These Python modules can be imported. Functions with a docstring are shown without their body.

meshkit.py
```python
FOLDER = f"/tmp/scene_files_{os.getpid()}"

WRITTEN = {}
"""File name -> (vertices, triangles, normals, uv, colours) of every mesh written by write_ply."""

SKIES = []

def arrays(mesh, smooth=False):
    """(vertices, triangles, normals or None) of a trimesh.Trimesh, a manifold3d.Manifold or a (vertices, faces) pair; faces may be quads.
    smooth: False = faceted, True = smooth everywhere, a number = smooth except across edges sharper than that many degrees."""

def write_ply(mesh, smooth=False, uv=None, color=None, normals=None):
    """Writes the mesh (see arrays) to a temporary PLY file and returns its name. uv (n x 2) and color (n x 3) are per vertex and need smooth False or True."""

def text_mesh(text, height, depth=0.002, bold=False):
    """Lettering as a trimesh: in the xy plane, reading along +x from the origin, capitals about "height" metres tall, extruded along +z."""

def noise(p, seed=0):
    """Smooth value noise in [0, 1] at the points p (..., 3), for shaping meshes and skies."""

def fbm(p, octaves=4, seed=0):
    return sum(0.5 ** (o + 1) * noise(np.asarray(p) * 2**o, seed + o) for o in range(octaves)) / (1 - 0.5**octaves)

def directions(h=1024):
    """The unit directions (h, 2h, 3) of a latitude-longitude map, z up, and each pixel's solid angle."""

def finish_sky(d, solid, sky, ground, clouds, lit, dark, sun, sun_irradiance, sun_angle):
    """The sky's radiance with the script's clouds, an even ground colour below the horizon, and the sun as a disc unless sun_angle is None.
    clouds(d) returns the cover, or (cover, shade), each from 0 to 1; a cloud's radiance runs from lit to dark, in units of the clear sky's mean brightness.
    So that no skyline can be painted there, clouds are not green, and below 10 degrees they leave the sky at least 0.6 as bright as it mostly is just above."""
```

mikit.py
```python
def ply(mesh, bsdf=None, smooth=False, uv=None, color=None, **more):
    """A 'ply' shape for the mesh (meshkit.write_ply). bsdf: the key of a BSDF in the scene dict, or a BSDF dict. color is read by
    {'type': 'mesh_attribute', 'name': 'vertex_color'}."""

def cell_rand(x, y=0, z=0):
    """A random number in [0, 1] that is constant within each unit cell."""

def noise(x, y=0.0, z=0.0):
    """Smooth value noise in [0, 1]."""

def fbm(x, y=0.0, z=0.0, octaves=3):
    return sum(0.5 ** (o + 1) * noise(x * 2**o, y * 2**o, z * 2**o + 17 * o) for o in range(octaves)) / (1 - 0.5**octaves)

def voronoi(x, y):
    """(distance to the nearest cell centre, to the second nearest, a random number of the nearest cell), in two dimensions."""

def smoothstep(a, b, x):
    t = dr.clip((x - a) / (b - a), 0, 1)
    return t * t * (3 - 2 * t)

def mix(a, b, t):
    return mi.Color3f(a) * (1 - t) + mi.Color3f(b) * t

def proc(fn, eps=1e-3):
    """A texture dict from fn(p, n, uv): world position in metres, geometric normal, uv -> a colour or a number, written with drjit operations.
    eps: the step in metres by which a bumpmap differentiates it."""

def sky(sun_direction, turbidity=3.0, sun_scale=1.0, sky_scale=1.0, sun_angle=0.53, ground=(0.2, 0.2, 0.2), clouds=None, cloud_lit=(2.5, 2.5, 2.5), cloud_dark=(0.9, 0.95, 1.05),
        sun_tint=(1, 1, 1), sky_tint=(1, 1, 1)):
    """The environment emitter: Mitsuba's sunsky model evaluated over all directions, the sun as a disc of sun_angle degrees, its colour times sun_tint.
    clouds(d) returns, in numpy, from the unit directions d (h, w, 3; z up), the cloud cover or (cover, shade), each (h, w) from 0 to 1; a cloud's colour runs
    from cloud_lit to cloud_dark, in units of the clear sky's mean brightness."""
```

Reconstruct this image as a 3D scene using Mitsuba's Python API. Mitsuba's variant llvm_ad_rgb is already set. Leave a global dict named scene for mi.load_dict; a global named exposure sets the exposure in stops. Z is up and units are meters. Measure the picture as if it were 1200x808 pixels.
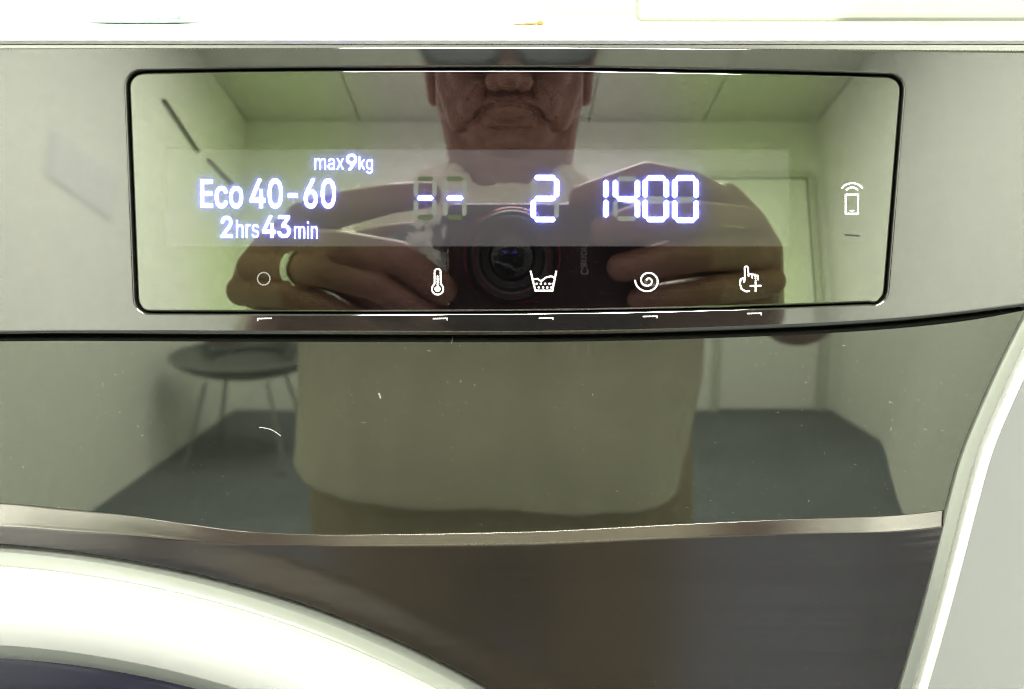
import math, random
import numpy as np, trimesh, drjit as dr, mitsuba as mi, manifold3d as m3, mikit, meshkit
from shapely.geometry import Polygon, LineString, Point, box as sbox
from shapely.ops import unary_union
from scipy.spatial import cKDTree
T = mi.ScalarTransform4f
rng = np.random.default_rng(7); random.seed(7)
scene, labels = {}, {}

# ------------------------------------------------------------------ camera, lamps, exposure
FPX, PITCH, ALPHA, BETA = 950.0, math.radians(22.5), math.radians(16.55), math.radians(6.65)
C = np.array([0, 0, 1.10]); DIST = 0.21; Z0 = -0.03
FW = np.array([0, math.cos(PITCH), -math.sin(PITCH)]); UP = np.array([0, math.sin(PITCH), math.cos(PITCH)])
scene['camera'] = {'type': 'thinlens', 'fov': math.degrees(2*math.atan(600/FPX)), 'fov_axis': 'x', 'near_clip': 0.002, 'far_clip': 50.0,
    'aperture_radius': 0.00052, 'focus_distance': 0.228,
    'to_world': T().look_at(origin=C.tolist(), target=(C+FW).tolist(), up=UP.tolist())}
exposure = 0.0
LAMPS = [(0.10, -1.35, 0.62, 0.30), (0.10, -2.45, 0.62, 0.30)]       # x, y, half sizes; radiance below
LAMP_RAD = 42.0
CEIL = 3.13; XL, XR, YB, YF = -1.55, 1.78, -4.0, 0.86

# ------------------------------------------------------------------ materials
def rgb(*c): return {'type': 'rgb', 'value': [float(x) for x in (c if len(c) == 3 else c*3)]}
def diff(*c): return {'type': 'twosided', 'bsdf': {'type': 'diffuse', 'reflectance': rgb(*c)}}
def prin(col, rough=0.4, metal=0.0, **k):
    return {'type': 'twosided', 'bsdf': {'type': 'principled', 'base_color': col if isinstance(col, dict) else rgb(*col), 'roughness': rough, 'metallic': metal, **k}}
def mirror(spec, dif, w, alpha=None):
    spec = spec if isinstance(spec, dict) else rgb(*spec)
    a = {'type': 'conductor', 'material': 'none', 'specular_reflectance': spec} if alpha is None else \
        {'type': 'roughconductor', 'material': 'none', 'alpha': alpha, 'specular_reflectance': spec}
    dif = dif if isinstance(dif, dict) else rgb(*dif)
    return {'type': 'twosided', 'bsdf': {'type': 'blendbsdf', 'weight': w if isinstance(w, dict) else float(w), 'a': a, 'b': {'type': 'diffuse', 'reflectance': dif}}}
def mat(name, d): scene['mat_'+name] = d

def film_colour(p, n, uv):        # the polarising film of the display: faint green and violet clouds
    t = 0.016*(mikit.fbm(p.x*30+3, p.z*40, 1.0, 2)-0.5); ax = dr.abs(p.x)+t
    c = mikit.mix([0.35, 0.325, 0.335], [0.335, 0.39, 0.235], mikit.smoothstep(0.030, 0.058, ax))
    c = mikit.mix(c, [0.345, 0.36, 0.30], mikit.smoothstep(0.072, 0.092, ax))
    return c*(0.97 + 0.06*mikit.noise(p.x*300, p.z*300))
mat('display_glass', mirror(mikit.proc(film_colour), (0.03, 0.026, 0.028), 0.05))
mat('film', {'type': 'blendbsdf', 'weight': 0.068, 'a': {'type': 'null'}, 'b': {'type': 'principledthin', 'base_color': rgb(.95, .95, .95), 'roughness': 0.7, 'eta': 1.05, 'diff_trans': 2.0}})
mat('lcd', mirror(mikit.proc(film_colour), (0.10, 0.09, 0.11), 0.07))
def smear(p, n, uv):
    return 0.06 + 0.05*mikit.smoothstep(0.45, 0.7, mikit.fbm(p.x*40+p.z*25, p.z*40-p.x*11, 3., 3))
mat('fascia', mirror((0.268, 0.268, 0.25), (0.17, 0.175, 0.165), mikit.proc(smear), 0.0022))
def dust(p, k): return mikit.smoothstep(0.967, 0.992, mikit.noise(p.x*k, p.z*k, 2.0))*mikit.smoothstep(0.35, 0.6, mikit.noise(p.x*60, p.z*60, 5.0))
def front_dif(p, n, uv): return mikit.mix([0.20, 0.21, 0.17], [0.8, 0.8, 0.75], dust(p, 1400))
def front_w(p, n, uv): return 0.045 + 0.02*mikit.fbm(p.x*26+p.z*9, p.z*30, 6., 3) + 0.30*dust(p, 1400)
mat('front_panel', mirror((0.222, 0.230, 0.193), mikit.proc(front_dif), mikit.proc(front_w), 0.0016))
def streaks(p, n, uv):
    return 0.000030*mikit.fbm(p.x*9, p.z*700, 4., 2)
def brushed(p, n, uv): return mi.Color3f(0.19, 0.172, 0.175)*(0.86 + 0.24*mikit.fbm(p.x*10, p.z*900, 1., 3))*(0.9 + 0.2*mikit.fbm(p.x*45, p.z*45, 8., 3))
mat('surround', {'type': 'twosided', 'bsdf': {'type': 'bumpmap', 'tex': mikit.proc(streaks, 2e-4), 'scale': 1.0,
    'b': mirror(mikit.proc(brushed), (0.12, 0.11, 0.105), 0.10, 0.035)['bsdf']}})
mat('ledge', mirror((0.40, 0.375, 0.345), (0.25, 0.24, 0.22), 0.10, 0.035))
mat('black', prin((0.012, 0.012, 0.014), 0.4))
mat('gap', diff(0.015, 0.015, 0.02))
mat('white_enamel', prin((0.82, 0.82, 0.78), 0.22, specular=0.5))
mat('ring_white', prin((0.80, 0.81, 0.77), 0.25, specular=0.6))
mat('silver', prin((0.62, 0.64, 0.57), 0.28, 0.75))
mat('rim', prin((0.42, 0.445, 0.38), 0.42, 0.3))
mat('chrome', prin((0.75, 0.76, 0.70), 0.12, 1.0))
mat('door_glass', prin((0.02, 0.02, 0.035), 0.12, specular=0.4))
mat('print_white', {'type': 'twosided', 'bsdf': {'type': 'diffuse', 'reflectance': rgb(0.8, 0.8, 0.74)}})
mat('print_grey', diff(0.32, 0.31, 0.29))
mat('print_dark', diff(0.06, 0.06, 0.06))
mat('unlit', diff(0.15, 0.16, 0.135)); mat('unlit_green', diff(0.065, 0.08, 0.045))
mat('ghost', diff(0.10, 0.10, 0.05))
mat('lit', diff(0.3, 0.3, 0.32))
def wall_c(p, n, uv): return mikit.mix([0.78, 0.79, 0.73], [0.72, 0.735, 0.68], mikit.fbm(p.x*2+p.y*1.3, p.z*2, p.y, 3))
mat('wall', {'type': 'twosided', 'bsdf': {'type': 'diffuse', 'reflectance': mikit.proc(wall_c)}})
def tile_c(p, n, uv): return mikit.mix([0.62, 0.63, 0.56], [0.54, 0.55, 0.48], mikit.fbm(p.x*40, p.y*40, 1., 3))
mat('tile', {'type': 'twosided', 'bsdf': {'type': 'diffuse', 'reflectance': mikit.proc(tile_c)}})
def carpet_c(p, n, uv): return mikit.mix([0.075, 0.085, 0.09], [0.165, 0.18, 0.187], 0.6*mikit.fbm(p.x*60, p.y*60, 1., 3)+0.4*mikit.fbm(p.x*3.5, p.y*3.5, 2., 3))
mat('carpet', {'type': 'twosided', 'bsdf': {'type': 'diffuse', 'reflectance': mikit.proc(carpet_c)}})
mat('door_paint', diff(0.70, 0.71, 0.66)); mat('door_frame', diff(0.50, 0.52, 0.45))
mat('chair', prin((0.10, 0.11, 0.10), 0.5)); mat('chair_leg', prin((0.30, 0.30, 0.29), 0.3, 0.8))
mat('rail', prin((0.10, 0.11, 0.10), 0.4)); mat('paper', diff(0.70, 0.705, 0.69)); mat('paper_line', diff(0.62, 0.63, 0.62))
def skin_c(p, n, uv): 
    a = mikit.fbm(p.x*70, p.y*70, p.z*70, 3)
    return mikit.mix([0.26, 0.132, 0.105], [0.205, 0.10, 0.08], mikit.smoothstep(0.3, 0.75, a))
mat('skin', {'type': 'twosided', 'bsdf': {'type': 'principled', 'base_color': mikit.proc(skin_c), 'roughness': 0.45, 'specular': 0.4}})
def cloth_c(p, n, uv): return mikit.mix([0.80, 0.755, 0.64], [0.72, 0.67, 0.56], mikit.fbm(p.x*120, p.z*120, p.y*120, 2))
mat('shirt', {'type': 'twosided', 'bsdf': {'type': 'diffuse', 'reflectance': mikit.proc(cloth_c)}})
def trouser_c(p, n, uv): return mikit.mix([0.48, 0.41, 0.30], [0.38, 0.32, 0.22], mikit.fbm(p.x*90, p.z*40, p.y*90, 2))
mat('trousers', {'type': 'twosided', 'bsdf': {'type': 'diffuse', 'reflectance': mikit.proc(trouser_c)}})
mat('belt', prin((0.05, 0.035, 0.02), 0.5)); mat('shoe', prin((0.04, 0.03, 0.03), 0.5))
mat('hair', diff(0.30, 0.29, 0.27))
mat('glasses', prin((0.02, 0.022, 0.03), 0.25)); mat('lens_tint', prin((0.16, 0.18, 0.22), 0.08, specular=0.7))
mat('lip', prin((0.36, 0.17, 0.14), 0.45))
mat('cam_body', prin((0.035, 0.013, 0.014), 0.35)); mat('cam_black', prin((0.006, 0.006, 0.008), 0.5, specular=0.3))
mat('cam_red', prin((0.14, 0.012, 0.018), 0.2, 0.6)); mat('cam_glass', prin((0.008, 0.01, 0.014), 0.05, specular=0.6)); mat('cam_letter', diff(0.45, 0.43, 0.43))
def strap_c(p, n, uv):
    t = mikit.fbm(p.x*130+p.z*60, p.z*160-p.x*50, p.y*90, 3)
    return mikit.mix([0.70, 0.68, 0.64], [0.12, 0.14, 0.14], mikit.smoothstep(0.46, 0.58, t))
mat('strap', {'type': 'twosided', 'bsdf': {'type': 'diffuse', 'reflectance': mikit.proc(strap_c)}})
mat('cupboard', prin((0.36, 0.37, 0.35), 0.5)); mat('lint', diff(0.75, 0.75, 0.68)); mat('brown', diff(0.55, 0.38, 0.12)); mat('pale_green', prin((0.50, 0.68, 0.58), 0.3)); mat('board', diff(0.60, 0.62, 0.53))

# ------------------------------------------------------------------ helpers
def numbered(key):
    if key not in scene and key not in labels: return key
    i = 1
    while f'{key}_{i:03d}' in scene or f'{key}_{i:03d}' in labels: i += 1
    return f'{key}_{i:03d}'
def obj(name, mesh, m, parent=None, smooth=False, label=None, cat=None, group=None, kind=None, **more):
    key = numbered(parent+'__'+name if parent else name)
    scene[key] = mikit.ply(mesh, 'mat_'+m, smooth=smooth, **more)
    tag(key, label, cat, group, kind)
    return key
def tag(key, label=None, cat=None, group=None, kind=None):
    d = {k: v for k, v in (('label', label), ('category', cat), ('group', group), ('kind', kind)) if v}
    if d: labels[key] = d
def thing(name, label, cat, group=None):
    key = numbered(name); tag(key, label, cat, group); return key
def emit(key, col, weight): scene[key]['emitter'] = {'type': 'area', 'radiance': rgb(*col), 'sampling_weight': float(weight)}
cat_ = trimesh.util.concatenate
def bx(x0, x1, y0, y1, z0, z1, r=0.0):
    if r <= 0:
        m = trimesh.creation.box((x1-x0, y1-y0, z1-z0)); m.apply_translation(((x0+x1)/2, (y0+y1)/2, (z0+z1)/2)); return m
    s = m3.Manifold.sphere(r, 12)
    return tm(m3.Manifold.batch_hull([s.translate((x, y, z)) for x in (x0+r, x1-r) for y in (y0+r, y1-r) for z in (z0+r, z1-r)]))
def tm(m):
    q = m.to_mesh(); return trimesh.Trimesh(q.vert_properties[:, :3], q.tri_verts, process=False)
def mani(t):
    t = t.copy(); t.merge_vertices()
    return m3.Manifold(m3.Mesh(np.asarray(t.vertices, np.float32), np.asarray(t.faces, np.uint32)))
def sph(p, r, seg=20): return m3.Manifold.sphere(1.0, seg).scale(tuple(r) if np.ndim(r) else (r, r, r)).translate(tuple(map(float, p)))
def chain(pts, rad, seg=18):
    s = [sph(p, r, seg) for p, r in zip(pts, rad)]
    return m3.Manifold.batch_boolean([m3.Manifold.batch_hull([a, b]) for a, b in zip(s, s[1:])], m3.OpType.Add)
def uni(ms): return m3.Manifold.batch_boolean(ms, m3.OpType.Add)
def tube(pts, r, sides=8):
    pts = np.asarray(pts, float); t = np.gradient(pts, axis=0); t /= np.linalg.norm(t, axis=1, keepdims=True)+1e-12
    a = np.cross(t, np.where(np.abs(t[:, 2:]) < 0.9, [[0, 0, 1.]], [[1., 0, 0]])); a /= np.linalg.norm(a, axis=1, keepdims=True); b = np.cross(t, a)
    th = np.arange(sides)*2*np.pi/sides; R = np.broadcast_to(r, (len(pts),))
    v = pts[:, None]+R[:, None, None]*(np.cos(th)[None, :, None]*a[:, None]+np.sin(th)[None, :, None]*b[:, None])
    n = len(pts); f = []
    for i in range(n-1):
        for j in range(sides):
            k = (j+1) % sides; f += [[i*sides+j, i*sides+k, (i+1)*sides+k], [i*sides+j, (i+1)*sides+k, (i+1)*sides+j]]
    v = np.vstack([v.reshape(-1, 3), pts[:1], pts[-1:]]); e0, e1 = n*sides, n*sides+1
    for j in range(sides):
        k = (j+1) % sides; f += [[e0, k, j], [e1, (n-1)*sides+j, (n-1)*sides+k]]
    return trimesh.Trimesh(v, f, process=False)

# planes of the machine's front: 1 = tilted control panel, 2 = lower front
N1 = np.array([0, -math.cos(ALPHA), math.sin(ALPHA)]); U1 = np.array([0, math.sin(ALPHA), math.cos(ALPHA)])
N2 = np.array([0, -math.cos(BETA), math.sin(BETA)]); U2 = np.array([0, math.sin(BETA), math.cos(BETA)])
O1 = C-N1*DIST
def ray(px, py):
    v = FW*FPX+np.array([px-600., 0, 0])-UP*(py-404.); return v/np.linalg.norm(v)
def hit(px, py, P, n): r = ray(px, py); return C+r*(((P-C)@n)/(r@n))
O2 = hit(600, 397, O1, N1)-N2*0.0006
def l1(px, py): h = hit(px, py, O1, N1); return np.array([h[0], (h-O1)@U1])
def l2(px, py): h = hit(px, py, O2, N2); return np.array([h[0], -(h-O2)@U2])         # x, distance down
M1 = np.eye(4); M1[:3, 0] = [1, 0, 0]; M1[:3, 1] = U1; M1[:3, 2] = N1; M1[:3, 3] = O1
def mapped(poly):       # design polygon (pixel units of the front's drawing) -> metres on the control panel
    f = lambda ring: [l1(*p) for p in ring]
    out = []
    for g in getattr(poly, 'geoms', [poly]):
        if g.is_empty: continue
        out.append(Polygon(f(g.exterior.coords), [f(i.coords) for i in g.interiors]).buffer(0))
    return unary_union(out)
def extr(poly, z0, z1, M=M1):
    ms = []
    for g in getattr(poly, 'geoms', [poly]):
        if g.area < 1e-10: continue
        e = trimesh.creation.extrude_polygon(g, z1-z0, engine='earcut'); e.apply_translation((0, 0, z0)); ms.append(e)
    m = cat_(ms); m.apply_transform(M); return m
def interp(pts, x): p = np.array(pts, float); return np.interp(x, p[:, 0], p[:, 1])
def smooth_poly(pts, n):
    from scipy.interpolate import PchipInterpolator
    p = np.array(pts, float); xs = np.linspace(p[0, 0], p[-1, 0], n); return np.stack([xs, PchipInterpolator(p[:, 0], p[:, 1])(xs)], 1)

# ------------------------------------------------------------------ the setting
obj('floor', bx(-3.2, 3.2, YB-0.5, YF+0.3, Z0-0.05, Z0), 'carpet', label='dark grey carpet floor', kind='structure')
obj('wall_back', bx(XL-0.1, XR+0.1, YB-0.1, YB, Z0, CEIL), 'wall', label='white wall at the far end of the room', kind='structure')
obj('wall_left', bx(XL-0.1, XL, YB, YF, Z0, CEIL), 'wall', label='white wall on the left', kind='structure')
obj('wall_right', bx(XR, XR+0.1, YB, YF, Z0, CEIL), 'wall', label='white wall on the right', kind='structure')
obj('wall_front', bx(XL-0.1, XR+0.1, YF, YF+0.1, Z0, CEIL), 'wall', label='white wall behind the machine', kind='structure')
obj('ceiling', bx(XL-0.1, XR+0.1, YB-0.1, YF+0.1, CEIL+0.012, CEIL+0.06), 'door_frame', label='suspended ceiling of pale tiles', kind='structure')
nx, ny = 5, 8; tw, tl = (XR-XL)/nx, (YF-YB)/ny
for i in range(nx):
    for j in range(ny):
        x0, y0 = XL+i*tw, YB+j*tl
        obj('tile', bx(x0+0.004, x0+tw-0.004, y0+0.004, y0+tl-0.004, CEIL-0.004+0.003*rng.random(), CEIL+0.011), 'tile', 'ceiling')
for k, (x, y, hx, hy) in enumerate(LAMPS):
    t = thing('ceiling_lamp', ('long white ceiling lamp nearer to the machine', 'long white ceiling lamp nearer to the far wall')[k], 'lamp')
    fr = m3.Manifold.cube((2*hx+.05, 2*hy+.05, .05), True)-m3.Manifold.cube((2*hx, 2*hy, .2), True)
    obj('frame', tm(fr.translate((x, y, CEIL-0.03))), 'white_enamel', t)
    v = np.array([[x-hx, y-hy, CEIL-.03], [x+hx, y-hy, CEIL-.03], [x+hx, y+hy, CEIL-.03], [x-hx, y+hy, CEIL-.03]])
    d = obj('diffuser', trimesh.Trimesh(v, [[0, 2, 1], [0, 3, 2]], process=False), 'print_white', t)
    emit(d, (LAMP_RAD, LAMP_RAD*1.0, LAMP_RAD*0.96), 1.0)

# door in the far wall, rail and notice on the left wall
dk = thing('door', 'tall plain white door in the far wall at the right corner', 'door')
obj('panel', bx(1.14, 1.68, YB+.004, YB+.03, Z0+.01, 2.76, 0.004), 'door_paint', dk)
obj('frame', cat_([bx(1.685, 1.715, YB+.001, YB+.045, Z0+.002, 2.80), bx(1.105, 1.135, YB+.001, YB+.045, Z0+.002, 2.80), bx(1.1365, 1.6835, YB+.001, YB+.045, 2.765, 2.80)]), 'door_frame', dk)
obj('handle', tube([(1.19, YB+.03, 1.0), (1.19, YB+.07, 1.0), (1.30, YB+.07, 1.0)], .009), 'chrome', dk, smooth=40)
def refl1(px, py, x=None, y=None):        # where the tilted panel's mirror image of the room lies
    h = hit(px, py, O1, N1); r = ray(px, py); r = r-2*(r@N1)*N1
    return h+r*((x-h[0])/r[0] if x is not None else (y-h[1])/r[1])
def refl2(px, py, x=None, y=None, z=None):
    h = hit(px, py, O2, N2); r = ray(px, py); r = r-2*(r@N2)*N2
    return h+r*((x-h[0])/r[0] if x is not None else (y-h[1])/r[1] if y is not None else (z-h[2])/r[2])
rk = thing('wall_rail', 'dark straight rail fixed along the left wall', 'rail')
for a, b, r in (((194, 119), (233, 178), .0075), ((246, 188), (272, 216), .0085)):
    p, q = refl1(*a, x=XL+.014), refl1(*b, x=XL+.014)
    obj('rail_bar', tube([p, q], r), 'rail', rk, smooth=40)
    obj('bracket', bx(XL+.0005, XL+.012, p[1]-.008, p[1]+.008, p[2]-.008, p[2]+.008), 'rail', rk)
p, q = refl1(60, 150, x=XL), refl1(132, 260, x=XL)
ya, yb = sorted((p[1], q[1])); za, zb = sorted((p[2], q[2]))
obj('notice_board', bx(XL+.0005, XL+.006, ya, yb, za, zb, .002), 'paper', label='pale grey notice board flat on the left wall', cat='notice board')
# chair by the left wall
ck = thing('chair', 'dark grey chair with a rounded seat on thin legs near the left wall', 'chair')
cy = -3.05; sp = refl2(288, 432, y=cy); cx, sz = sp[0], sp[2]-.035
sc = np.clip(0.19, 0, 1)
s1 = sph((cx, cy, sz+.115), (.33, .25, .125), 48)-sph((cx, cy-.01, sz+.125), (.315, .235, .112), 48)-m3.Manifold.cube((1, 1, .4), True).rotate((-8, 0, 0)).translate((cx, cy, sz+.30))
obj('seat', tm(s1), 'chair', ck, smooth=40)
bk = [m3.Manifold.batch_hull([sph((cx+.2*math.sin(a), cy-.22*math.cos(a)+.0, sz+.10+.0), .014), sph((cx+.19*math.sin(a), cy-.27*math.cos(a), sz+.38-.05*abs(a)), .012),
      sph((cx+.2*math.sin(a+.28), cy-.22*math.cos(a+.28), sz+.10), .014), sph((cx+.19*math.sin(a+.28), cy-.27*math.cos(a+.28), sz+.38-.05*abs(a+.28)), .012)]) for a in np.arange(-1.12, .9, .28)]
obj('backrest', tm(uni(bk)), 'chair', ck, smooth=40)
for a in (-1, 1):
    for b in (-1, 1):
        obj('leg', tube([(cx+a*.13, cy+b*.13, sz), (cx+a*.215, cy+b*.21, Z0+.001)], .0075), 'chair_leg', ck, smooth=40)
    obj('back_support', tube([(cx+a*.12, cy-.17, sz+.01), (cx+a*.14, cy-.205, sz+.14)], .011), 'chair_leg', ck, smooth=40)

# ------------------------------------------------------------------ the washing machine
W = thing('washing_machine', 'washing machine with a dark mirror-like front and a lit display', 'washing machine')
ZT = 1.0955
pf = hit(600, 51, O1, N1); yfr = pf[1]-0.0012
zt = (C+ray(600, 40)*((yfr-C[1])/ray(600, 40)[1]))[2]; zb_ = pf[2]-0.0002
XA, XE = -0.478, 0.150
top_prof = [(yfr, zb_+.0009), (yfr+.0007, zb_), (0.80, zb_), (0.80, zt), (yfr+.0010, zt), (yfr+.0003, zt-.0003), (yfr, zt-.0010)]
vt = np.array([(x, y, z) for x in (XA, XE) for y, z in top_prof]); k = len(top_prof)
ft = []
for i in range(k):
    j = (i+1) % k; ft += [[i, k+i, k+j], [i, k+j, j]]
for i in range(1, k-1): ft += [[0, i, i+1], [k, k+i+1, k+i]]
wt = trimesh.Trimesh(vt, ft, process=False); trimesh.repair.fix_normals(wt)
obj('worktop', wt, 'white_enamel', W)
obj('top_trim', bx(XA, XE, yfr+.0009, yfr+.012, zb_-.0016, zb_-.0002), 'silver', W)
obj('cabinet', bx(XA+.002, .1345, 0.235, 0.795, zb_-.85, zb_-.002), 'white_enamel', W)

# control panel with an opening for the display
disp_px = []
def arc(cx_, cy_, r, a0, a1, n=9): return [(cx_+r*math.cos(math.radians(a)), cy_+r*math.sin(math.radians(a))) for a in np.linspace(a0, a1, n)]
def disp_outline(g=0.0):
    top = smooth_poly([(168, 84-g), (380, 81-g), (600, 80-g), (830, 83-g), (1040, 88.5-g)], 40)
    bot = smooth_poly([(180, 366+g), (400, 366.5+g), (600, 365.5+g), (850, 361+g), (1020, 355+g)], 40)[::-1]
    return list(map(tuple, top))+arc(1042, 104.5, 16+g, -88, 8)+arc(1022, 339, 17+g, 10, 88)+list(map(tuple, bot))+arc(175, 350, 16+g, 95, 176)+arc(166, 101, 17+g, 182, 268)
D = Polygon(disp_outline()).buffer(0).simplify(0.05); Dm = mapped(D)
seam = [(-120, 397), (0, 396.5), (78, 396), (300, 397), (600, 397.5), (720, 396), (830, 393), (950, 388), (1050, 381.5), (1123, 374), (1200, 364), (1330, 346)]
topl = [(-120, 53), (78, 52), (600, 51), (1123, 56), (1330, 58)]
fas_px = list(map(tuple, smooth_poly(topl, 60)))+[(x, y-4) for x, y in smooth_poly(seam, 120)[::-1]]
Fm = mapped(Polygon(fas_px)).intersection(sbox(-.3, -.3, XE-.001, .3))
def plate_ring(poly, b, z_front, z_back, hole):       # rounded edge along a ring: hole True = the edge of an opening
    pts = np.array(poly.exterior.coords)[:-1]
    if Polygon(pts).exterior.is_ccw is False: pts = pts[::-1]
    d = np.roll(pts, -1, 0)-np.roll(pts, 1, 0); nrm = np.stack([d[:, 1], -d[:, 0]], 1); nrm /= np.linalg.norm(nrm, axis=1, keepdims=True)
    s = 1 if hole else -1
    rows = []
    for a in np.linspace(0, 1, 5): rows.append(np.column_stack([pts+s*nrm*b*(1-math.sin(a*math.pi/2)), np.full(len(pts), z_front-b*(1-math.cos(a*math.pi/2)))]))
    rows.append(np.column_stack([pts, np.full(len(pts), z_back)]))
    n = len(pts); v = np.vstack(rows); f = []
    for r in range(len(rows)-1):
        for i in range(n):
            j = (i+1) % n; f += [[r*n+i, (r+1)*n+i, (r+1)*n+j], [r*n+i, (r+1)*n+j, r*n+j]]
    m = trimesh.Trimesh(v, f if not hole else [q[::-1] for q in f], process=False)
    return m, rows[0][:, :2]
def resample(poly, n):
    L = poly.exterior.length; return Polygon([poly.exterior.interpolate(L*i/n).coords[0] for i in range(n)])
def flat(poly, z):
    ms = []
    for g in getattr(poly, 'geoms', [poly]):
        v, f = trimesh.creation.triangulate_polygon(g, engine='earcut'); m = trimesh.Trimesh(np.column_stack([v, np.full(len(v), z)]), f, process=False)
        if m.face_normals[:, 2].sum() < 0: m.invert()
        ms.append(m)
    return cat_(ms)
def place1(m): m = m.copy(); m.apply_transform(M1); return m
hole = resample(mapped(Polygon(disp_outline(1.8)).buffer(0)), 420)
hr, hp = plate_ring(hole, .0004, 0, -.004, True)
orr, op = plate_ring(resample(Fm, 700), .0012, 0, -.006, False)
obj('control_panel', cat_([place1(flat(Polygon(op).buffer(0).difference(Polygon(hp).buffer(0)), 0)), place1(hr), place1(orr)]), 'fascia', W, smooth=35)
obj('panel_backing', extr(Fm.buffer(.004), -.012, -.0062), 'gap', W)
ZD = -.0010
dr_, dp = plate_ring(resample(Dm, 420), .0006, ZD+.0001, -.005, False)
DK = obj('display', cat_([place1(flat(Polygon(dp).buffer(0), ZD+.0001)), place1(dr_)]), 'display_glass', W, smooth=35)
tag(DK, 'rounded glossy display glass with white lit writing')
lk = obj('lcd_window', extr(mapped(sbox(196, 176, 925, 288)), ZD+.0001, ZD+.00016), 'lcd', DK)
emit(lk, (0.018, 0.016, 0.020), .02)
obj('cover_film', place1(flat(mapped(sbox(195, 175, 926, 289)), .0002)), 'film', DK)

LIT = (2.6, 3.3, 25.0)
def text_at(txt, b, bold=False, m='lit', e=LIT, lab=None, z=ZD+.0002, th=.0001, parent=None, rot=0):
    t = meshkit.text_mesh(txt, 1.0, 1.0, bold); v = t.vertices; lo, hi = v.min(0), v.max(0)
    p0, p1, p2, p3 = l1(b[0], b[3]), l1(b[2], b[3]), l1(b[0], b[1]), l1(b[2], b[1])
    a, c = (v[:, 0]-lo[0])/(hi[0]-lo[0]), (v[:, 1]-lo[1])/(hi[1]-lo[1])
    xy = np.outer((1-a)*(1-c), p0)+np.outer(a*(1-c), p1)+np.outer((1-a)*c, p2)+np.outer(a*c, p3)
    t = trimesh.Trimesh(np.column_stack([xy, z+v[:, 2]*th]), t.faces, process=False); t.apply_transform(M1)
    k = obj('lettering', t, m, DK, label=lab)
    if e: emit(k, e, .06)
text_at('max', (368, 185.5, 402.5, 199), lab='small white lit word max')
text_at('9', (405, 180, 418, 199.5), True, lab='white lit figure 9')
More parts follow.
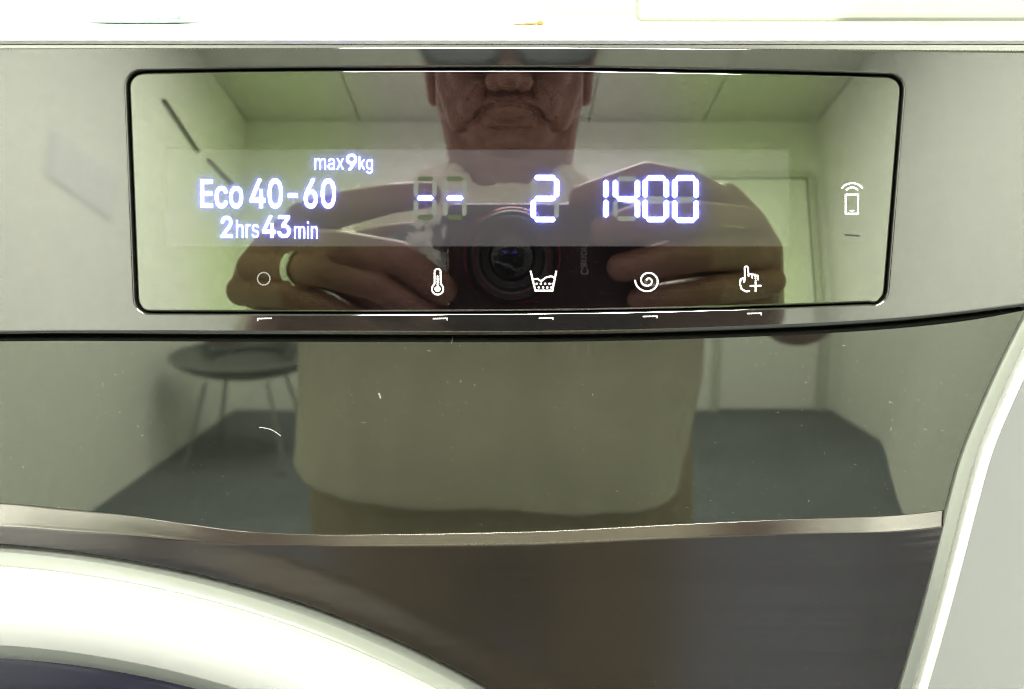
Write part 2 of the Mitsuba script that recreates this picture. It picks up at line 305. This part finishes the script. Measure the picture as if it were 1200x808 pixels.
text_at('kg', (420, 183, 436.5, 203.5), lab='small white lit letters kg')
text_at('Eco', (234, 210, 284, 244.5), True, lab='large white lit word Eco')
text_at('40-60', (292, 209, 393, 244.5), True, lab='large white lit figures 40-60')
text_at('2', (258, 253, 271.5, 279), True, lab='white lit figure 2 before hrs')
text_at('hrs', (276, 258, 302.5, 279), lab='small white lit letters hrs')
text_at('43', (306.5, 252.5, 340, 279), True, lab='white lit figures 43')
text_at('min', (344, 259.5, 371.5, 280), lab='small white lit letters min')

def digit(x0, y0, x1, y1, lit, t=6.2):
    g = 1.0; h = t/2; ym = (y0+y1)/2; X0, X1, Y0, Y1 = x0+h, x1-h, y0+h, y1-h
    def bar(a, b):
        a, b = np.array(a, float), np.array(b, float); d = (b-a)/np.linalg.norm(b-a); n = np.array([-d[1], d[0]]); a, b = a+d*g, b-d*g
        return Polygon([a, a+d*h*.8+n*h, b-d*h*.8+n*h, b, b-d*h*.8-n*h, a+d*h*.8-n*h])
    seg = {'a': ((X0, Y0), (X1, Y0)), 'b': ((X1, Y0), (X1, ym)), 'c': ((X1, ym), (X1, Y1)), 'd': ((X0, Y1), (X1, Y1)), 'e': ((X0, ym), (X0, Y1)), 'f': ((X0, Y0), (X0, ym)), 'g': ((X0, ym), (X1, ym))}
    for s, (a, b) in seg.items():
        if s in lit:
            k = obj('digit_segment', extr(mapped(bar(a, b)), ZD+.0002, ZD+.0003), 'lit', DK, label='white lit segment of the figures'); emit(k, LIT, .03)
        elif lit != 'bc':
            obj('unlit_segment', extr(mapped(bar(a, b).buffer(-.25)), ZD+.00018, ZD+.00026), 'unlit_green' if s in 'ad' and lit == 'g' else 'unlit', DK)
digit(484, 206.5, 512, 258, 'g'); digit(518.5, 206.5, 547, 258, 'g')
digit(622, 205, 655.5, 260.5, 'abged')
digit(688, 206.5, 713.3, 259.5, 'bc'); digit(718.5, 206.5, 750.5, 259.5, 'fgbc'); digit(753.5, 205.5, 784.5, 260.5, 'abcdef'); digit(788, 205.5, 819.5, 261.5, 'abcdef')
obj('unlit_mark', extr(mapped(LineString([(852, 250), (852, 268)]).buffer(.7)), ZD+.00018, ZD+.00024), 'ghost', DK)
obj('unlit_mark', extr(mapped(LineString([(846, 264), (872, 267)]).buffer(1.2)), ZD+.00018, ZD+.00024), 'ghost', DK)

def icon(poly, lab, m='print_white', e=(.75, .75, .70)):
    k = obj('icon', extr(mapped(poly), ZD+.0002, ZD+.00026), m, DK, label=lab)
    if e: emit(k, e, .02)
L = lambda pts, w: LineString(pts).buffer(w/2)
# thermometer
th = unary_union([Point(512.5, 339).buffer(7.6), sbox(508, 319, 517, 336), Point(512.5, 319).buffer(4.5)])
icon(unary_union([th.difference(th.buffer(-1.9)), Point(512.5, 339).buffer(3.6), L([(512.5, 324), (512.5, 338)], 2.0)]), 'white thermometer symbol')
# tub with water
tub = [L([(622, 318.5), (627.5, 341), (647.5, 341), (652, 318.5)], 2.2), L([(624, 328), (630, 327), (634, 330), (640, 325.5), (646, 324), (650, 326)], 2.0)]
tub += [Point(x, y).buffer(1.35) for y, xs in ((333, (629, 634, 639, 644, 648)), (337.3, (631.5, 636.5, 641.5, 646))) for x in xs]
icon(unary_union(tub), 'white wash tub symbol')
sp_ = [(759.8+r*math.cos(a), 329.3+r*math.sin(a)*.93) for a in np.linspace(1.2*math.pi, 5.0*math.pi, 110) for r in [1.8+(a-1.2*math.pi)*1.1]]
icon(L(sp_, 2.0), 'white spiral symbol')
hand = [L([(869, 327.5), (868, 333), (870, 339), (875, 342), (879, 341.5)], 2), L([(869, 327.5), (872, 326), (873, 331), (874, 327)], 1.8), L([(874, 328), (873.6, 315)], 1.8), L(arc(875.6, 314.5, 2, 180, 360), 1.8), L([(877.6, 315), (878.2, 324)], 1.8),
        L([(878.2, 322), (882, 321.4), (882.4, 326)], 1.8), L([(882.2, 322.4), (886, 322), (886.4, 327)], 1.8), L([(886.2, 323.4), (889, 323.2), (889.6, 328)], 1.8), L([(880.5, 335.5), (892.5, 335.2)], 2.1), L([(886.6, 329.5), (886.5, 341.5)], 2.1)]
icon(unary_union(hand), 'white pointing hand with plus symbol')
ph = sbox(992.5, 228, 1007, 250.5).buffer(1).buffer(0)
icon(unary_union([ph.difference(ph.buffer(-2.0)), L([(997.5, 247), (1002, 247)], 1.3), L(arc(1000, 228, 8.5, 222, 318), 2), L(arc(1000, 230, 15.5, 220, 320), 2)]), 'white phone symbol with radio waves')
icon(Point(308, 327).buffer(8).difference(Point(308, 327).buffer(6.6)), 'dim grey ring symbol', 'print_grey', None)
icon(L([(992, 275.5), (1008, 276.5)], 2), 'small dark dash under the phone symbol', 'print_dark', None)
for x, y in ((310, 374), (516, 374), (640, 373.5), (762, 371.5), (884, 368)):
    pl = unary_union([L([(x-8, y-.3), (x+8, y-.8)], 1.6), L([(x-8, y), (x-8, y+2)], 1.4) if x < 400 else L([(x+8, y-.8), (x+8, y+1.2)], 1.4)])
    obj('tick_mark', extr(mapped(pl), .0000, .0001), 'print_white', W, label='small white tick mark below the display' )

# lower front: a shaped sheet, coordinates x and distance down the sheet
seam2 = np.array([l2(x, y+3.8) for x, y in smooth_poly(seam, 160)])
led2 = np.array([l2(x, y) for x, y in smooth_poly([(-120, 588), (0, 590), (78, 597), (150, 604), (210, 613), (300, 624), (390, 627), (600, 624), (800, 614.5), (950, 608), (1090, 604), (1200, 601)], 160)])
edge2 = np.array([l2(x, y) for x, y in [(1212, 360), (1158, 470), (1126, 550), (1111, 606), (1090, 690), (1062, 795), (1040, 870)]])
edge2 = smooth_poly(edge2[:, ::-1], 80)[:, ::-1]
cp = np.array([l2(x, y) for x, y in [(78, 643), (150, 651), (220, 666), (300, 689), (400, 724), (470, 757), (555, 796)]])
A_ = np.column_stack([2*cp, np.ones(len(cp))]); sol = np.linalg.lstsq(A_, (cp**2).sum(1), rcond=None)[0]
RC = sol[:2]; RR = math.sqrt(sol[2]+(RC**2).sum())
sm = lambda a, b, x: (lambda t: t*t*(3-2*t))(np.clip((x-a)/(b-a), 0, 1))
chw = lambda x: np.interp(x, [-.15, -.105, -.06, 0.13], [.0062, .0052, .0031, .0046])
def off2(x, s):
    led = np.interp(x, led2[:, 0], led2[:, 1]); xe = np.interp(s, edge2[:, 1], edge2[:, 0])
    o = -4.6*np.maximum(0, x-(xe-.024))**2
    q = s-led; w = chw(x)
    c = np.clip(q/w, 0, 1); rise = 0.0016*w/.005
    o = o+np.where(q > 0, rise*np.where(c < .8, c*1.05, 1-(1-c)**2*4.0+(1-c)**3*0), 0)
    o = o-np.maximum(0, q-w)*math.tan(math.radians(2.2))
    r = np.hypot(x-RC[0], s-RC[1])-RR
    o = o+0.0016*sm(.014, .0, r)*(q > 0)
    o = o-.012*sm(.0010, .0000, r)
    return o
def sheet(top, bottom, rows, cols, x_left=-.30):
    tt = np.linspace(0, 1, cols)**0.75; ww = np.linspace(0, 1, rows)
    t, w = np.meshgrid(tt, ww); x = x_left+t*(.122-x_left)
    for _ in range(3):
        s = top(x)*(1-w)+bottom(x)*w; x = x_left+t*(np.interp(s, edge2[:, 1], edge2[:, 0])-x_left)
    s = top(x)*(1-w)+bottom(x)*w; o = off2(x, s)
    return x, s, o
def sheet_mesh(x, s, o, skirts=True):
    P = O2+np.stack([x, 0*x, 0*x], -1)-s[..., None]*U2+o[..., None]*N2
    if skirts:
        P = np.concatenate([P[:1]-N2*.004-U2*(-.0006), P], 0); P = np.concatenate([P, P[:, -1:]-N2*.006+np.array([.0008, 0, 0])], 1)
    r, c = P.shape[:2]; i, j = np.meshgrid(np.arange(r-1), np.arange(c-1), indexing='ij'); a = (i*c+j).ravel()
    m = trimesh.Trimesh(P.reshape(-1, 3), np.vstack([np.stack([a, a+c, a+c+1], 1), np.stack([a, a+c+1, a+1], 1)]), process=False)
    if (m.face_normals@N2).sum() < 0: m.invert()
    return m
fx = lambda arr: (lambda x: np.interp(x, arr[:, 0], arr[:, 1]))
obj('front_panel', sheet_mesh(*sheet(fx(seam2), lambda x: fx(led2)(x)-.00005, 60, 260)), 'front_panel', W, smooth=50)
send = l2(600, 900)[1]
def bottom(x): return 0*x+send
xs, ss, os_ = sheet(fx(led2), bottom, 330, 420)
obj('ledge_trim', sheet_mesh(*sheet(fx(led2), lambda x: fx(led2)(x)+chw(x)*.92, 24, 420)), 'ledge', W, smooth=50)
xs, ss, os_ = sheet(lambda x: fx(led2)(x)+chw(x)*.92+.00002, bottom, 330, 420)
obj('door_surround', sheet_mesh(xs, ss, os_), 'surround', W, smooth=50)
# right hand edge trims of the front
def trim(d0, d1, o0, o1, m, name, rnd=.0015):
    ss_ = np.linspace(edge2[0, 1], edge2[-1, 1], 60); xe = np.interp(ss_, edge2[:, 1], edge2[:, 0]); b = -4.6*.024**2
    rows = []
    for a in np.linspace(0, 1, 9):
        h = o0+(o1-o0)*a+rnd*math.sqrt(max(0, 1-(2*a-1)**4)) - rnd
        rows.append(O2+np.outer(xe+d0+(d1-d0)*a, [1, 0, 0])-np.outer(ss_, U2)+(b+h)*N2)
    rows = [rows[0]-N2*.008]+rows+[rows[-1]-N2*.008]; P = np.array(rows); r, c = P.shape[:2]
    i, j = np.meshgrid(np.arange(r-1), np.arange(c-1), indexing='ij'); a = (i*c+j).ravel()
    mm = trimesh.Trimesh(P.reshape(-1, 3), np.vstack([np.stack([a, a+c, a+c+1], 1), np.stack([a, a+c+1, a+1], 1)]), process=False)
    if (mm.face_normals@N2).sum() < 0: mm.invert()
    return obj(name, mm, m, W, smooth=50)
trim(.0006, .0068, .0002, -.0020, 'silver', 'edge_trim'); trim(.0076, .0135, -.002, -.005, 'white_enamel', 'side_edge', .003)
# door: white ring, inner strip, dark glass
DO = thing(W+'__door', None, None)
def lathe2(prof, n=160, a0=0, a1=2*math.pi):
    a = np.linspace(a0, a1, n); rows = []
    for r, h in prof: rows.append(O2+np.outer(RC[0]+r*np.cos(a), [1, 0, 0])-np.outer(RC[1]-r*np.sin(a), U2)+h*N2)
    P = np.array(rows); r, c = P.shape[:2]; i, j = np.meshgrid(np.arange(r-1), np.arange(c-1), indexing='ij'); q = (i*c+j).ravel()
    m = trimesh.Trimesh(P.reshape(-1, 3), np.vstack([np.stack([q, q+c, q+c+1], 1), np.stack([q, q+c+1, q+1], 1)]), process=False)
    if (m.face_normals@N2).sum() < 0: m.invert()
    return m
rp = lambda px, py: float(np.hypot(*(l2(px, py)-RC)))
R1, R2, R3, R4 = RR-.0016, rp(100, 664), rp(100, 750), rp(100, 776)
ringp = [(R1, -.006), (R1, .0010), (R1-.0005, .0022), (R2+.0006, .0032), (R2, .0042)]
obj('rim', lathe2(ringp, 200), 'rim', DO, smooth=40)
wp = [(R2-.0001, .0036)]+[(R2+(R3-R2)*t, .0045+.0055*math.sin(math.pi*(.12+.8*t))) for t in np.linspace(0, 1, 14)]+[(R3-.0002, .004)]
obj('ring', lathe2(wp, 200), 'ring_white', DO, smooth=40, label='broad white ring of the round door')
obj('inner_ring', lathe2([(R3-.0003, .0045), (R3-.0008, .0052), ((R3+R4)/2, .0042), (R4+.0006, .0026), (R4, .0018)], 200), 'silver', DO, smooth=40)
obj('glass', lathe2([(R4-.0002, .0014), (R4-.0016, .0024), (R4*.9, .006), (R4*.6, -.012), (R4*.3, -.02), (.0005, -.022)], 200), 'door_glass', DO, smooth=40)
obj('cupboard', bx(.162, .62, .262, .80, Z0, zb_-.03, .004), 'cupboard', label='plain grey cupboard close to the right side of the washing machine', cat='cupboard')
obj('machine_plinth', bx(XA+.01, .130, .25, .79, Z0, zb_-.8505), 'white_enamel', label='low white plinth under the washing machine', cat='plinth')

# things on and behind the worktop
bp = C+ray(740, 30)*(0.42/ray(740, 30)[1])
obj('board', bx(bp[0], bp[0]+.36, .40, .412, zt+.0005, zt+.26, .003), 'board', label='off-white board standing at the back of the worktop on the right', cat='board')
def on_top(px, dist): r = ray(px, 30); return np.array([(C+r*(dist/r[1]))[0], dist, zt])
g = on_top(622, .33)
cr = tm(uni([sph(g+np.array(o)*.001, np.array(q)*.001, 10) for o, q in (((0, 0, .5), (3, 2, .5)), ((3.6, .5, .8), (1.4, 1.4, .9)), ((-4, 0, .3), (3, 1.5, .3)))]))
obj('crumb', cr, 'brown', label='small brown crumb at the front of the white worktop', cat='crumb', smooth=True)
g = on_top(168, .36)
gl = tm(uni([sph(g+np.array(o)*.001, np.array(q)*.001, 14) for o, q in (((0, 0, .9), (26, 10, 1.0)), ((10, 2, 2.5), (5, 5, 2.4)), ((-10, 0, 1.4), (8, 6, 1.5)))]))
obj('scrap', gl, 'pale_green', label='pale green scrap lying on the left of the white worktop', cat='scrap', smooth=True)
def fibre(pts, r, lab):
    q = []
    for x, y in smooth_poly(pts, 14): s = l2(x, y); q.append(O2+np.array([s[0], 0, 0])-s[1]*U2+(off2(np.array(s[0]), np.array(s[1]))+r)*N2)
    obj('lint_fibre', tube(q, r, 6), 'lint', label=lab, cat='lint', smooth=True)
fibre([(304, 501), (316, 503), (329, 511)], .00011, 'curved white lint fibre on the dark front below the chair reflection')
fibre([(443.5, 461), (445, 463), (446, 467)], .00014, 'tiny white lint speck on the dark front below the thermometer')

# ------------------------------------------------------------------ the camera held in front of the panel
K = thing('compact_camera', 'dark red compact camera with a round lens, held in both hands', 'camera')
MC = np.eye(4); MC[:3, 0] = [1, 0, 0]; MC[:3, 1] = UP; MC[:3, 2] = FW; MC[:3, 3] = C-FW*.003       # x right, y up, z to the front
MC[:3, 0] = [-1, 0, 0]                                                                              # seen from its front
def cam(m): m = m.copy() if isinstance(m, trimesh.Trimesh) else tm(m); m.apply_transform(MC); return m
LZ = -.030
body = m3.Manifold.batch_hull([sph((x, y, z), .005, 14) for x in (.031, -.070) for y in (.0225, -.042) for z in (LZ-.005, LZ-.027)])
bcut = m3.Manifold.cylinder(.06, .0255, .0255, 64).translate((0, 0, LZ-.004))
obj('body', cam(body-bcut), 'cam_body', K, smooth=35)
def lat(prof, n=72):
    m = trimesh.creation.revolve(np.array(prof), sections=n); return cam(m)
obj('lens_barrel', lat([(.0251, LZ-.004), (.0251, -.012), (.0243, -.010), (.0228, -.010), (.0222, -.0115), (.0222, -.004), (.0212, -.0025), (.0175, -.0025), (.0160, -.0050), (.0125, -.0065), (.0125, -.0120), (.0001, -.0120)]), 'cam_black', K, smooth=30)
obj('lens_ring', lat([(.0252, -.0135), (.0262, -.0138), (.0266, -.0150), (.0262, -.0162), (.0252, -.0165)]), 'cam_red', K, smooth=50)
obj('lens_collar', lat([(.0176, -.0024), (.0186, -.0018), (.0206, -.0018), (.0211, -.0024)]), 'cam_body', K, smooth=50)
obj('lens_glass', lat([(.0124, -.0078), (.0100, -.0062), (.0060, -.0050), (.0001, -.0046)]), 'cam_glass', K, smooth=50)
t = meshkit.text_mesh('Canon', .0042, .0004); t.apply_transform(trimesh.transformations.rotation_matrix(math.pi/2, [0, 0, 1]))
t.apply_translation((-.0385, -.012, LZ)); lett = t.copy(); obj('lettering', cam(lett), 'cam_letter', K)
obj('shutter_button', cam(m3.Manifold.cylinder(.004, .007, .006, 32).rotate((-90, 0, 0)).translate((-.055, .0265, LZ-.015))), 'chrome', K, smooth=40)
obj('screen', cam(bx(-.060, .020, -.027, .016, LZ-.0335, LZ-.0315)), 'cam_black', K)
# crumpled strap at the camera's side
stp = m3.Manifold.batch_hull([sph((x, y, z), .006, 12) for x, y, z in ((.041, .018, LZ-.008), (.064, .006, LZ-.004), (.043, -.010, LZ-.006), (.060, -.004, LZ-.014), (.046, .012, LZ-.02))])
sv = tm(stp.refine_to_length(.0025)); q = (meshkit.fbm(sv.vertices*170, 3)-.5)
sv.vertices = sv.vertices+sv.vertex_normals*(q[:, None]*.006)
obj('wrist_strap', cam(sv), 'strap', K, smooth=True, label='crumpled white and grey wrist strap')

# ------------------------------------------------------------------ the man taking the picture
PE = thing('person', 'man in a loose beige t-shirt and glasses, holding a camera with both hands', 'person')
FT = math.radians(24)
fn = np.array([0, math.cos(FT), -math.sin(FT)]); fu = np.array([0, math.sin(FT), math.cos(FT)]); fr_ = np.array([1., 0, 0])
E = np.array([-.003, -.365, 1.447])
def H(x, u, n): return E+fr_*x*1.13+fu*u+fn*n
parts = [sph(H(0, .035, -.105), (.078, .10, .105), 40)]
parts.append(m3.Manifold.batch_hull([sph(H(s*.050, .0, -.035), .024) for s in (-1, 1)]+[sph(H(s*.056, -.060, -.062), .020) for s in (-1, 1)]+[sph(H(s*.018, -.116, -.032), .017) for s in (-1, 1)]+[sph(H(s*.045, .05, -.045), .03) for s in (-1, 1)]))
parts.append(m3.Manifold.batch_hull([sph(H(s*.054, -.070, -.070), .020) for s in (-1, 1)]+[sph(H(s*.020, -.116, -.047), .016) for s in (-1, 1)]+[sph((s*.034, -.475, 1.322), .030) for s in (-1, 1)]))
parts.append(chain([H(0, .005, -.006), H(0, -.025, .012), H(0, -.040, .020)], [.008, .010, .0135]))
for s in (-1, 1):
    parts += [sph(H(s*.013, -.043, .008), .0105), sph(H(s*.030, .016, -.013), (.022, .012, .010)), sph(H(s*.040, -.032, -.022), .022), sph(H(s*.034, -.066, -.022), .020)]
    parts.append(m3.Manifold.batch_hull([sph(H(s*.082, .005, -.095), (.009, .014, .020)), sph(H(s*.077, -.052, -.082), (.008, .011, .012))]))
parts.append(sph(H(0, -.066, -.008), (.030, .012, .018)))
parts += [sph(H(0, -.078, -.019), (.034, .016, .018)), sph(H(0, -.106, -.020), (.028, .018, .018))]
parts += [m3.Manifold.batch_hull([sph(H(s*.030, -.045, -.012), .012), sph(H(s*.048, -.080, -.030), .014), sph(H(s*.056, -.040, -.040), .018)]) for s in (-1, 1)]
head = uni(parts)
neck = m3.Manifold.batch_hull([sph((-.002, -.475, 1.375), .056, 28), sph((-.002, -.492, 1.27), .060, 28)])
# torso, arms, legs
SH = {s: np.array([s*.185-.003, -.46, 1.205]) for s in (-1, 1)}
EL = {-1: np.array([-.285, -.40, .965]), 1: np.array([.285, -.40, .965])}
def lc(px, py, dep):                        # a point of the camera's own frame: right, up, behind the lens front
    s = (2*DIST+dep)/FPX; return C+np.array([1., 0, 0])*(px-594)*s+UP*(305-py)*s-FW*dep
WR = {-1: lc(372, 330, .125), 1: lc(822, 345, .125)}
hip_z = .80
neck2 = [m3.Manifold.batch_hull([sph((s*.03, -.49, 1.315), .04), sph((s*.13, -.475, 1.25), .04)]) for s in (-1, 1)]
torso = neck2+[m3.Manifold.batch_hull([sph((s*.13-.003, -.47, 1.225), .062) for s in (-1, 1)]+[sph((s*.076-.005, -.40, 1.05), .096) for s in (-1, 1)]+[sph((-.003, -.49, 1.27), .06)]),
         m3.Manifold.batch_hull([sph((s*.076-.005, -.40, 1.05), .096) for s in (-1, 1)]+[sph((s*.070-.01, -.385, .88), .100) for s in (-1, 1)]),
         m3.Manifold.batch_hull([sph((s*.070-.01, -.385, .88), .100) for s in (-1, 1)]+[sph((s*.09-.01, -.40, hip_z-.02), .095) for s in (-1, 1)])]
arms, legs = [], []
for s in (-1, 1):
    arms.append(chain([SH[s], EL[s]], [.056, .043])); arms.append(chain([EL[s], WR[s]], [.044, .029]))
    legs.append(chain([(s*.092-.01, -.40, hip_z-.03), (s*.10-.01, -.36, .42), (s*.10-.01, -.42, .07)], [.088, .060, .042]))
    legs.append(m3.Manifold.batch_hull([sph((s*.105-.01, -.44, Z0+.045), .040), sph((s*.115-.01, -.25, Z0+.03), .028)]))
base = uni([neck]+torso+arms+legs)
bm = tm(base.refine_to_length(.009)); bm.merge_vertices()
bm = trimesh.smoothing.filter_taubin(bm, lamb=.5, nu=.53, iterations=8)
hm = tm(uni([head, neck]).refine_to_length(.0045)); hm.merge_vertices()
hm = trimesh.smoothing.filter_taubin(hm, lamb=.5, nu=.53, iterations=22)
# hands
def hand(fingers, palm, wrist):
    ms = [chain([lc(*p) for p in pts], rad, 18) for pts, rad in fingers]
    ms.append(m3.Manifold.batch_hull([sph(lc(*p), r, 18) for p, r in palm])); ms.append(chain([lc(*palm_c(palm)), wrist], [.020, .027]))
    h = tm(uni(ms).refine_to_length(.003)); h.merge_vertices()
    return trimesh.smoothing.filter_taubin(h, lamb=.5, nu=.53, iterations=8)
def palm_c(palm): return np.mean([p for p, r in palm], axis=0)
lf = [([(352, 275, .075), (405, 256, .056), (455, 246, .058), (498, 243, .066)], [.0115, .0100, .0088, .0078]),
      ([(316, 302, .048), (395, 296, .010), (462, 306, .012), (512, 345, .024)], [.0118, .0108, .0098, .0085]),
      ([(292, 325, .045), (372, 318, .007), (432, 336, .010), (488, 372, .024)], [.0105, .0092, .0088, .0078]),
      ([(276, 351, .048), (332, 350, .016), (376, 362, .016), (424, 388, .026)], [.0092, .0078, .0074, .0066]),
      ([(395, 318, .105), (455, 300, .085), (515, 290, .072)], [.0130, .0110, .0095])]
lp = [((352, 278, .075), .011), ((316, 302, .050), .0115), ((292, 325, .048), .0105), ((280, 351, .052), .009), ((385, 310, .115), .018), ((350, 370, .100), .020), ((395, 345, .036), .011), ((400, 375, .060), .016), ((497, 386, .050), .014)]
rf = [([(838, 258, .062), (795, 232, .044), (748, 221, .044), (676, 243, .040)], [.0115, .0105, .0095, .0082]),
      ([(866, 277, .050), (800, 262, .012), (745, 262, .010), (702, 275, .018)], [.0118, .0108, .0098, .0085]),
      ([(888, 306, .046), (815, 300, .010), (765, 308, .010), (722, 318, .020)], [.0108, .0096, .0090, .0080]),
      ([(896, 340, .048), (830, 344, .016), (785, 350, .016), (745, 357, .024)], [.0098, .0084, .0078, .0070]),
      ([(800, 335, .110), (745, 310, .090), (690, 296, .074)], [.0130, .0110, .0095])]
rp_ = [((838, 252, .064), .012), ((866, 277, .052), .0118), ((888, 306, .048), .0108), ((893, 342, .052), .0098), ((800, 310, .115), .018), ((855, 372, .090), .020), ((795, 330, .036), .011), ((790, 385, .055), .015), ((765, 384, .050), .012), ((875, 385, .100), .022)]
hl, hr2 = hand(lf, lp, WR[-1]), hand(rf, rp_, WR[1])
skin = uni([mani(bm), mani(hm), mani(hl), mani(hr2)])
# mouth line and the folds beside the nose, cut as fine grooves
sk = tm(skin); kd = cKDTree(sk.vertices)
def on_face(x, u, n=.0):
    loc = (sk.vertices-E); X, Uu, Nn = loc@fr_/1.13, loc@fu, loc@fn
    w = np.exp(-((X-x)**2+(Uu-u)**2)/(2*.0035**2))*(Nn > -.07); return H(x, u, (w*Nn).sum()/w.sum()+n)
def groove(pts, r): return chain([on_face(x, u, .0003) for x, u in pts], [r*.6]+[r]*(len(pts)-2)+[r*.6], 10)
mouth = [(x, -.064-12*x*x) for x in np.linspace(-.038, .038, 11)]
gr = [groove(mouth, .0038)]
for s in (-1, 1):
    gr.append(groove([(s*a, b) for a, b in ((.021, -.034), (.030, -.046), (.039, -.060), (.044, -.078), (.045, -.092))], .0012))
gr.append(groove([(x, -.0905+8*x*x) for x in np.linspace(-.02, .02, 6)], .0017))
skin = skin-uni(gr)
obj('body', tm(skin), 'skin', PE, smooth=65)
# glasses, hair
gk = thing(PE+'__glasses', None, None); tag(gk, 'dark framed glasses')
for s in (-1, 1):
    a = np.linspace(0, 2*math.pi, 41); gx, gu = s*.043, -.004
    pts = [H(gx+.037*np.sign(math.cos(t))*abs(math.cos(t))**.7, gu+.024*np.sign(math.sin(t))*abs(math.sin(t))**.7, .020-.25*max(0, abs(gx+.037*math.cos(t))-.05)) for t in a]
    obj('frame', tube(pts, .0028, 8), 'glasses', gk, smooth=50)
    vv = np.array(pts+[H(gx, gu, .021)]); obj('lens', trimesh.Trimesh(vv, [[i, (i+1) % 41, 41] for i in range(41)], process=False), 'lens_tint', gk)
    obj('temple', tube([H(s*.080, .004, .016), H(s*.090, .008, -.03), H(s*.088, .012, -.09), H(s*.084, -.01, -.12)], .003, 8), 'glasses', gk, smooth=50)
obj('bridge', tube([H(-.008, .004, .022), H(0, .008, .0245), H(.008, .004, .022)], .0022, 8), 'glasses', gk, smooth=50)
for s in (-1, 1):
    obj('eye', tm(sph(H(s*.032, -.002, -.006), .0125, 24)), 'print_white', PE, smooth=True); 
hr_m = sph(H(0, .040, -.110), (.083, .106, .108), 48)-m3.Manifold.cube((.4, .4, .4), True).rotate((-24, 0, 0)).translate(tuple(H(0, -.05, .150)))-m3.Manifold.cube((.4, .6, .3), True).rotate((-24, 0, 0)).translate(tuple(H(0, -.175, -.1)))
hv = tm(hr_m.refine_to_length(.006)); hv.vertices = hv.vertices+hv.vertex_normals*((meshkit.fbm(hv.vertices*90, 3)-.5)[:, None]*.008)
obj('hair', hv, 'hair', PE, smooth=40, label='short grey hair')
# wedding ring
ra, rb = lc(292, 325, .045), lc(372, 318, .007); d = rb-ra; d /= np.linalg.norm(d); c0 = ra+(rb-ra)*.68
e1 = np.cross(d, UP); e1 /= np.linalg.norm(e1); e2 = np.cross(d, e1)
prof = [(.0100, -.0030), (.0109, -.0028), (.0111, 0), (.0109, .0028), (.0100, .0030), (.0098, 0)]
P = np.array([[c0+(math.cos(a)*e1+math.sin(a)*e2)*r+d*h for r, h in prof] for a in np.linspace(0, 2*math.pi, 49)]); nn, kk = P.shape[:2]
f = []
for i in range(nn-1):
    for j in range(kk): q = (j+1) % kk; f += [[i*kk+j, (i+1)*kk+j, (i+1)*kk+q], [i*kk+j, (i+1)*kk+q, i*kk+q]]
rm = trimesh.Trimesh(P.reshape(-1, 3), f, process=False); trimesh.repair.fix_normals(rm)
obj('finger_ring', rm, 'chrome', PE, smooth=40, label='silver ring on the left ring finger')
# t-shirt and trousers
def cloth(ms, length, amp, freq, holes=(), hem=-9):
    m = uni(ms)
    for h in holes: m = m-h
    t = tm(m.refine_to_length(length)); t.merge_vertices(); t = trimesh.smoothing.filter_taubin(t, lamb=.5, nu=.53, iterations=10)
    v = t.vertices; q = meshkit.fbm(v*np.array(freq)+.6*meshkit.fbm(v*6, 2, 9)[:, None], 3, 5); fold = .5-2.2*np.abs(q-.5)
    fold = np.clip(fold-.12, -.28, 1)*np.clip((v[:, 2]-hem)/.12, .25, 1)*np.clip(1.35-np.abs(v[:, 0])*4.5, .35, 1); t.vertices = v+t.vertex_normals*(fold[:, None]*amp); return t
sh = [m3.Manifold.batch_hull([sph((s*.13-.003, -.47, 1.225), .068) for s in (-1, 1)]+[sph((s*.082-.005, -.40, 1.05), .108) for s in (-1, 1)]+[sph((-.003, -.478, 1.262), .076)]),
      m3.Manifold.batch_hull([sph((s*.082-.005, -.40, 1.05), .108) for s in (-1, 1)]+[sph((s*.074-.012, -.375, .90), .116) for s in (-1, 1)]),
      m3.Manifold.batch_hull([sph((s*.074-.012, -.375, .90), .116) for s in (-1, 1)]+[sph((.078-.014, -.385, .80), (.104, .125, .12)), sph((-.078-.028, -.385, .80), (.110, .13, .12))])]
sh += [m3.Manifold.batch_hull([sph((s*.062, -.488, 1.302), .050), sph((s*.135, -.475, 1.252), .055), sph((0, -.44, 1.24), .06)]) for s in (-1, 1)]
for s in (-1, 1): sh.append(chain([SH[s], SH[s]*.5+EL[s]*.5+np.array([s*.006, 0, 0])], [.070, .068]))
cut_hem = m3.Manifold.cube((2, 2, .4), True).rotate((0, 3, 0)).translate((0, -.4, .800-.2))
neck_hole = m3.Manifold.batch_hull([sph((-.002, -.46, 1.43), .075, 28), sph((-.002, -.48, 1.322), .066, 28)])
obj('t_shirt', cloth(sh, .007, .034, (20, 20, 3.0), [cut_hem, neck_hole], .80), 'shirt', PE, smooth=60, label='loose beige t-shirt')
tr = [m3.Manifold.batch_hull([sph((s*.088-.01, -.395, .86), .100) for s in (-1, 1)]+[sph((s*.092-.01, -.40, hip_z-.05), .104) for s in (-1, 1)])]
for s in (-1, 1): tr.append(chain([(s*.095-.01, -.40, hip_z-.05), (s*.10-.01, -.36, .42), (s*.10-.01, -.42, .02)], [.100, .080, .064]))
obj('trousers', cloth(tr, .014, .016, (14, 14, 6), [m3.Manifold.cube((2, 2, .4), True).translate((0, 0, 1.09))]), 'trousers', PE, smooth=60, label='khaki brown trousers')
for s in (-1, 1):
    obj('shoe', tm(m3.Manifold.batch_hull([sph((s*.105-.01, -.45, Z0+.05), .050), sph((s*.115-.01, -.24, Z0+.038), .038), sph((s*.11-.01, -.35, Z0+.04), .044)])-m3.Manifold.cube((2, 2, .1), True).translate((0, 0, Z0-.049))), 'shoe', PE, smooth=40)
